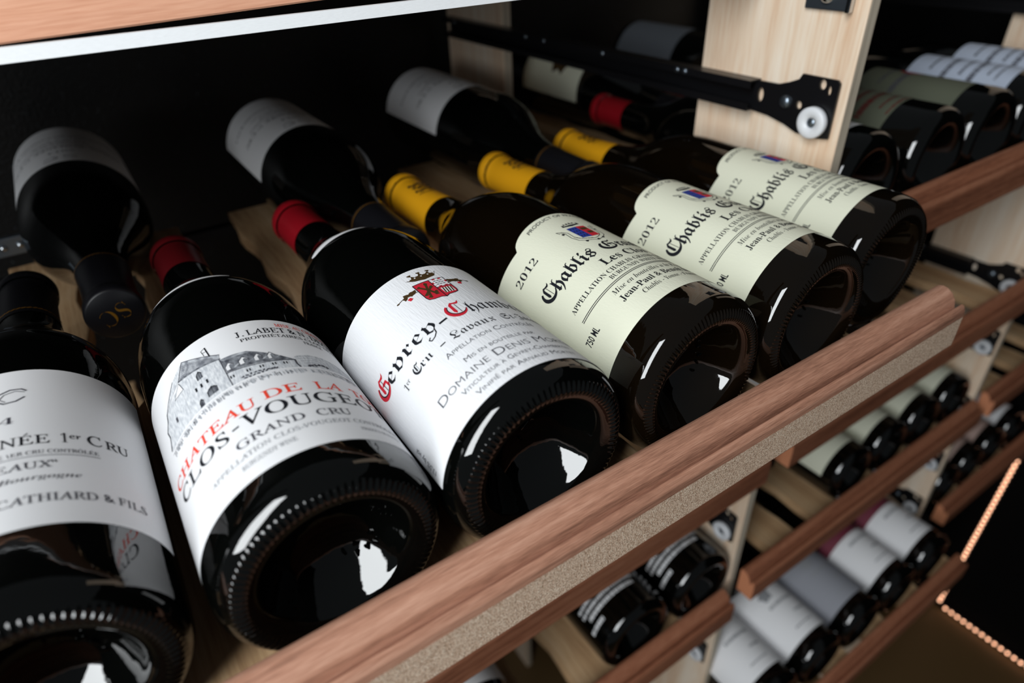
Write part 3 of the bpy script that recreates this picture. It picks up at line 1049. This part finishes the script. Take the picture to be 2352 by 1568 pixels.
# channel: C section, running back
cs = [(-11.5, -1), (-11.5, 4), (-10.3, 4), (-10.3, 0.2), (-1.2, 0.2), (-1.2, 17.8), (-10.3, 17.8), (-10.3, 14), (-11.5, 14), (-11.5, 19), (0, 19), (0, -1)]
cv = [(a, 60, b) for a, b in cs] + [(a, 500, b) for a, b in cs]
nc = len(cs)
CH_ME = mesh('channel', cv, [(i, (i + 1) % nc, nc + (i + 1) % nc, nc + i) for i in range(nc)] + [tuple(range(nc)), tuple(range(2 * nc - 1, nc - 1, -1))], BMETAL)
rv, rf = lathe([(0, 2.2), (0.8, 2.0), (1.2, 0.01)], 14)
RIV_ME = mesh('rivet', rot_x(rv), rf, ZINC, smooth=True)


def slide(x, y, z, label, group=None):
    o = empty('drawer_slide', (x, y, z), label, 'slide', group)
    link('end_plate', PLATE_ME, o, (-2.2, 0, 0))
    wh = tag(link('wheel', WHEEL_ME, o, (-3.2, 11.6, 0.2)), 'white nylon wheel')
    link('axle', HUB_ME, wh)
    link('screw_head', SCREW_ME, o, (-3.0, 35.5, 8.6))
    link('channel', CH_ME, o)
    for yy in (120, 128, 215, 300, 330, 470):
        link('rivet', RIV_ME, o, (-11.5, yy, 16.4))
    return o


PA, PB = 404.5, 884.5
slide(PB, 232, -117, 'slide on the far post in the top right corner, above the white-labelled bottles')
slide(PA, 239, -126.5, 'black metal slide with a white wheel across the pale post, above the cream-labelled bottles')
for i, z in enumerate((-229, -331, -432, -528, -640, -747)):
    slide(PA, 239, z, ['black slide hidden low on the pale post behind the pulled-out shelf', 'black slide on the pale post below the pulled-out shelf', 'black slide on the pale post behind the brown rail under the front rail',
                       'black slide whose white wheel shows between the two lower left rails', 'black slide on the pale post behind the lowest left rail', 'black slide with its white wheel below the lowest left rail'][i])
for i, z in enumerate((-412, -500, -606, -710, -805)):
    slide(PB, 232, z, ['slide on the far post, highest in view behind the brown rails', 'slide on the far post with its white wheel just under the big front rail end', 'slide on the far post hidden behind the cream row rail',
                       'slide on the far post, white wheel just under the cream row rail', 'slide on the far post, white wheel lowest above the white-labelled bottles'][i])

# zinc bracket near the top of the front post
BR = empty('post_bracket', (404.5, 261, -44), 'grey zinc bracket with a shiny screw at the top of the pale post', 'bracket')
v, f = box(-2.4, 0, -16, 14, -17.5, 30)
link('bracket_plate', bev_mesh('bracket_plate', v, f, ZINC, 0.7), BR)
v, f = box(-6, -2.0, -18.4, -15.6, -17.5, 30)
link('bracket_flange', bev_mesh('bracket_flange', v, f, CHROME, 0.5), BR)
v, f = lathe([(0, 5.0), (1.0, 5.0), (3.0, 3.8), (4.0, 2.0), (4.2, 0.01)], 28)
link('screw_head', mesh('screw_head', rot_x(v), f, CHROME, smooth=True), BR, (-2.4, -1, -9))

# ------------------------------------------------------------------ front bottles


def build_bottle(root, glass, cap, paper=None, art=None, paper_args=None, cap_kind=None):
    link('glass_body', glass, root)
    co = link('capsule', CAPS[cap], root)
    if cap_kind:
        cap_print(co, cap_kind)
    lo = None
    if paper_args:
        lo = link('label', label_mesh('label', R0, *paper_args, paper), root)
        if art:
            art.build('label_print', lo)
    return co, lo


def mold_mark(root, bars):
    """raised moulding on the punt"""
    vs, fs = [], []
    for x, y, l, a in bars:
        s0 = 19.2
        r = math.hypot(x, y)
        s0 = np.interp(r, [0.0, 5, 10.5, 16, 20.5, 24], [24, 23.6, 22, 18.5, 13, 7.4])
        v, f = box(-l / 2, l / 2, -0.5, 0.5, -1.2, 0.6)
        ca, sa = math.cos(a), math.sin(a)
        b = len(vs)
        vs += [(x + p[0] * ca - p[1] * sa, y + p[0] * sa + p[1] * ca, s0 + p[2] * 0.8 - 0.4) for p in v]
        fs += [tuple(b + q for q in g) for g in f]
    link('mold_mark', bev_mesh('mold_mark', vs, fs, GLASS, 0.3, 2), root)


# x, z, base y, radius, yaw, length from the fit to the photograph
b1 = bottle_root(-63.1, 156, -186, 'front bottle at the left edge, black capsule, greyish white label ending in 1er CRU', -0.015, 40.7 / 41, 294.5)
c1, l1 = build_bottle(b1, GL_HI, 'black', WHITE, art_cathiard(), (-84, 84, 31.4, 126.6), 'black')
mold_mark(b1, [(9, 3, 3, 0.2), (12, 5, 3, 0.9), (14, 8, 3, 0.6)])

b2 = bottle_root(24.1, 150.2, -185, 'bottle with dark red capsule and château engraving above red and black lettering', -0.002, 40.9 / 41, 294.5)
c2, l2 = build_bottle(b2, GL_HI, 'dark_red', WHITE, art_chateau(), (-84, 80, 17.4, 111.4), 'dark_red')
tag(link('neck_label', collar_mesh(-46, 24, 172, 190, WHITE), b2), 'small white collar label')
mold_mark(b2, [(5, 14, 2.6, 1.2), (9, 15, 2.8, 1.4), (9.6, 12, 2.0, 0.2), (13, 13, 3, 1.0), (16, 11, 3, 0.8), (15.4, 8, 2, 0.1)])

b3 = bottle_root(107.4, 144.9, -180.6, 'bottle with bright red capsule and white label under a red shield and crown', 0.011, 41.6 / 41, 297.4)
c3, l3 = build_bottle(b3, GL_HI, 'red', LAID, art_gevrey(), (-84, 78, 10.0, 104.0), 'red')
tag(link('neck_label', collar_mesh(-44, 14, 173, 194, WHITE), b3), 'small white collar label')
mold_mark(b3, [(4, -2, 5, -0.7), (7, -4.4, 2, 0.6), (2, 4, 2, 0.9)])

CHAB = art_chablis()
b4 = bottle_root(193.5, 144.9, -180.6, 'yellow-capped cream-labelled bottle nearest the viewer, beside the red-shield label', 0.017, 40.95 / 41, 297.4)
c4, l4 = build_bottle(b4, GL_HIW, 'yellow', CREAM, CHAB, (-84, 82, 20.0, chablis_top), 'yellow')
mold_mark(b4, [(14, -8, 2.4, 0.6), (15, -4, 2.4, 0.2), (16, 1, 2.6, -0.2), (15, 5, 2.4, 0.9), (13, 9, 2, 0.3)])
chab_parts = [c for c in b4.children]


def copy_tree(o, parent=None):
    c = o.copy()
    COL.objects.link(c)
    c.parent = parent
    for ch in list(o.children):
        copy_tree(ch, c)
    return c


def copy_bottle(src, x, y, z, label, yaw=0.0, k=1.0, L=296.0, forward=True, group=None, roll=0.0):
    n = bottle_root(x, y, z, label, yaw, k, L, forward, group, roll)
    for ch in list(src.children):
        copy_tree(ch, n)
    return n


copy_bottle(b4, 276.7, 145.3, -181.4, 'yellow-capped cream-labelled bottle, middle one of the three in the front row', 0.020, 41.1 / 41, 297)
copy_bottle(b4, 359.8, 158, -182, 'yellow-capped cream-labelled bottle next to the pale post at the rail end', 0.011, 40.7 / 41, 299)

# back row: necks towards the viewer, white labels at the rear
k1 = bottle_root(-17.5, 680, -183.5, 'left back-row bottle with its black capsule end and gold monogram towards the viewer', 0, 1.0, 296, False)
ck, lk = build_bottle(k1, GL_LO, 'black', WHITE, art_cathiard(), (-84, 84, 12, 119), 'black')
cap_disc(ck, 0.35)
copy_bottle(k1, 146, 640, -180, 'middle back-row bottle, grey-white label in shadow, neck running beside the red capsule')
copy_bottle(k1, 312, 660, -180, 'right back-row bottle, white label against the pale back post')
for o, ref in zip([o for o in list(COL.objects) if o.name.startswith('wine_bottle') and 'back-row' in o.get('label', '')][1:], (k1, k1)):
    o.rotation_euler = k1.rotation_euler

# ------------------------------------------------------------------ bottles of the other racks


def plain_bottle(x, y, z, label, cap, paper, th, v0, v1, rows, ink, extra=None, forward=True, group=None, roll=0.0, k=1.0):
    b = bottle_root(x, y, z, label, 0, k, 296, forward, group, roll)
    link('glass_body', GL_LO, b)
    link('capsule', CAPS[cap], b)
    if paper:
        lo = link('label', label_mesh('label', R0, th[0], th[1], v0, v1, paper, nu=40, nv=2), b)
        if rows:
            p = lines_art(ink, rows, seedv=int(x))
            if extra:
                extra(p)
            p.build('label_print', lo)
    elif rows:
        lines_art(ink, rows, seedv=int(x)).build('glass_print', b)
    return b


Z2 = (-181, -372, -563, -758)      # bottle axis heights of the four levels
# lowest left shelf: white lettering straight on black glass
ROWSW = [(74, 3.6, -60, 60), (66, 2.4, -52, 52), (58, 3.6, -60, 60), (48, 5, -60, 52), (41, 3, -70, 40), (35, 3, -70, 30), (28, 4, -62, 20), (19, 4, -74, -44)]
plain_bottle(362, 232, -572.3, 'black bottle with white lettering next to the post on the lowest left shelf', 'black', None, None, 0, 0, ROWSW, PAPER)
plain_bottle(276, 232, -572.3, 'black bottle with white lettering, left of its twin on the lowest left shelf', 'black', None, None, 0, 0, ROWSW, PAPER)
plain_bottle(108, 232, -572.3, 'white-labelled bottle barely showing at the bottom below the front rail', 'black', WHITE, (-80, 80), 30, 120, ROWSW[:4], INK3)


def red_seal(p):
    p.dot(12, 84, 11, 11, CAP_RED, 2, 20)


def brown_print(p):
    p.dot(24, 104, 14, 17, INKBR, 2, 16, 0.25)
    p.dot(4, 110, 9, 9, INKBR, 2, 12, 0.3)


TXT = [(96, 2.5, -34, 34), (80, 5, -44, 44), (68, 3, -36, 36), (56, 5, -48, 48), (46, 2, -30, 30), (38, 2, -36, 36)]
# topmost right shelf, front row
plain_bottle(458, 232, Z2[0], 'red-capped bottle behind the pale post, white label edge showing', 'red', WHITE, (-80, 80), 22, 116, TXT, INK3)
plain_bottle(552, 232, Z2[0], 'shaded bottle with dull cream label just right of the pale post', 'dark_red', CREAM_SHADED, (-80, 80), 36, 124, TXT, CAP_DRED)
plain_bottle(636, 232, Z2[0], 'bottle with cream label and red seal at the top right', 'dark_red', CREAM_SHADED, (-80, 80), 28, 116, TXT[:2], INK2, red_seal)
plain_bottle(722, 232, Z2[0], 'bottle with bluish white label at the top right edge', 'black', BLUISH_SHADED, (-80, 80), 26, 116, TXT, INK2)
plain_bottle(806, 232, Z2[0], 'bottle with white label behind the bluish one at the top right edge', 'black', BLUISH_SHADED, (-80, 80), 26, 116, TXT, INK2)
# topmost right shelf, back row
plain_bottle(506, 724, Z2[0], 'back-row bottle with a pale label and brown picture under the black slide', 'black', CREAM, (-80, 80), 44, 146, [(52, 2, -30, 30)], INKBR, brown_print, False, roll=0.3)
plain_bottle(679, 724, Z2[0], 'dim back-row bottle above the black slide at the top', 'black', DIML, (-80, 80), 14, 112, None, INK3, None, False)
# second right shelf: one dark bottle
plain_bottle(540, 236, Z2[1], 'dark bottle alone on the shelf behind the front rail end', 'black', None, None, 0, 0, None, INK)
# third right shelf: four cream labels
for k, lab in enumerate(('cream-labelled bottle nearest the empty slots on the third right-hand shelf', 'second cream-labelled bottle from the empty slots on the third right-hand shelf',
                         'third cream-labelled bottle from the empty slots on the third right-hand shelf', 'cream-labelled bottle next to the far post on the third right-hand shelf')):
    plain_bottle(613 + 75 * k, 234, -566, lab, 'yellow', CREAM, (-82, 82), 20, 114, TXT, INK, group='cream-labelled bottles on the third right-hand shelf', k=0.9)
# pulled-out lowest right shelf


def burgundy(p):
    p.rect(-81, 81, 84, 100, PINK, 2)


def corner(p):
    p.dot(-14, 88, 9, 8, INK3, 2, 14, 0.2)


for k, (lab, pap, ex) in enumerate((('white-labelled bottle at the bottom edge, leftmost on the pulled-out lowest shelf', WHITE, None),
                                    ('bottle with a large plain white label, second from the left on the pulled-out lowest shelf', WHITE, corner),
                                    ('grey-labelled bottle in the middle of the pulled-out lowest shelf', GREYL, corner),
                                    ('white label with burgundy band, beside the grey-labelled bottle on the lowest shelf', WHITE, burgundy),
                                    ('white label with burgundy band, right end of the pulled-out lowest shelf', WHITE, burgundy))):
    plain_bottle(456 + 84 * k, 166, -790, lab, 'dark_red' if k > 2 else 'black', pap, (-82, 82), 24, 100 if k > 2 else 116, [(70, 4, -26, 30), (52, 3, 4, 30), (36, 2, -20, 20)], INK3, ex)
# far rack
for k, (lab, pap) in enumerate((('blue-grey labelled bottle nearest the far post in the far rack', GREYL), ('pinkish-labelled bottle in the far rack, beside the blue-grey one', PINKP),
                                ('dull pink-labelled bottle in the far rack, next to the white one', PINKP), ('white-labelled bottle at the right edge in the far rack', WHITE))):
    plain_bottle(936 + 72 * k, 224, -777, lab, 'black', pap, (-80, 80), 24, 110, [(60, 3, -30, 30)], INK3, k=0.86)

# ------------------------------------------------------------------ light strips by the end wall
bv, bf = lathe([(0, 2.7), (1.2, 2.6), (2.2, 1.6), (2.6, 0.01)], 12)
BEAD_Y = mesh('led_bead', [(p[0], -p[2], p[1]) for p in bv], [tuple(reversed(q)) for q in bf], LEDM, smooth=True)
BEAD_X = mesh('led_bead', rot_x(bv), bf, LEDM, smooth=True)
S1 = empty('light_strip', (1240, 217, -1325), 'upright glowing strip of small orange lights in the lower right corner', 'light')
v, f = box(-2, 0, -5, 5, 0, 760)
link('strip_tape', mesh('strip_tape', v, f, LEDB), S1)
for k in range(60):
    link('led_bead', BEAD_X, S1, (-2, 0, 6 + 12.2 * k))
S2 = empty('light_strip', (1240, 205, -1330), 'glowing strip of small orange lights along the floor at the lower right', 'light')
v, f = box(-2, 0, -330, 0, -5, 5)
link('strip_tape', mesh('strip_tape', v, f, LEDB), S2)
for k in range(26):
    link('led_bead', BEAD_X, S2, (-2, -4 - 12.6 * k, 0))
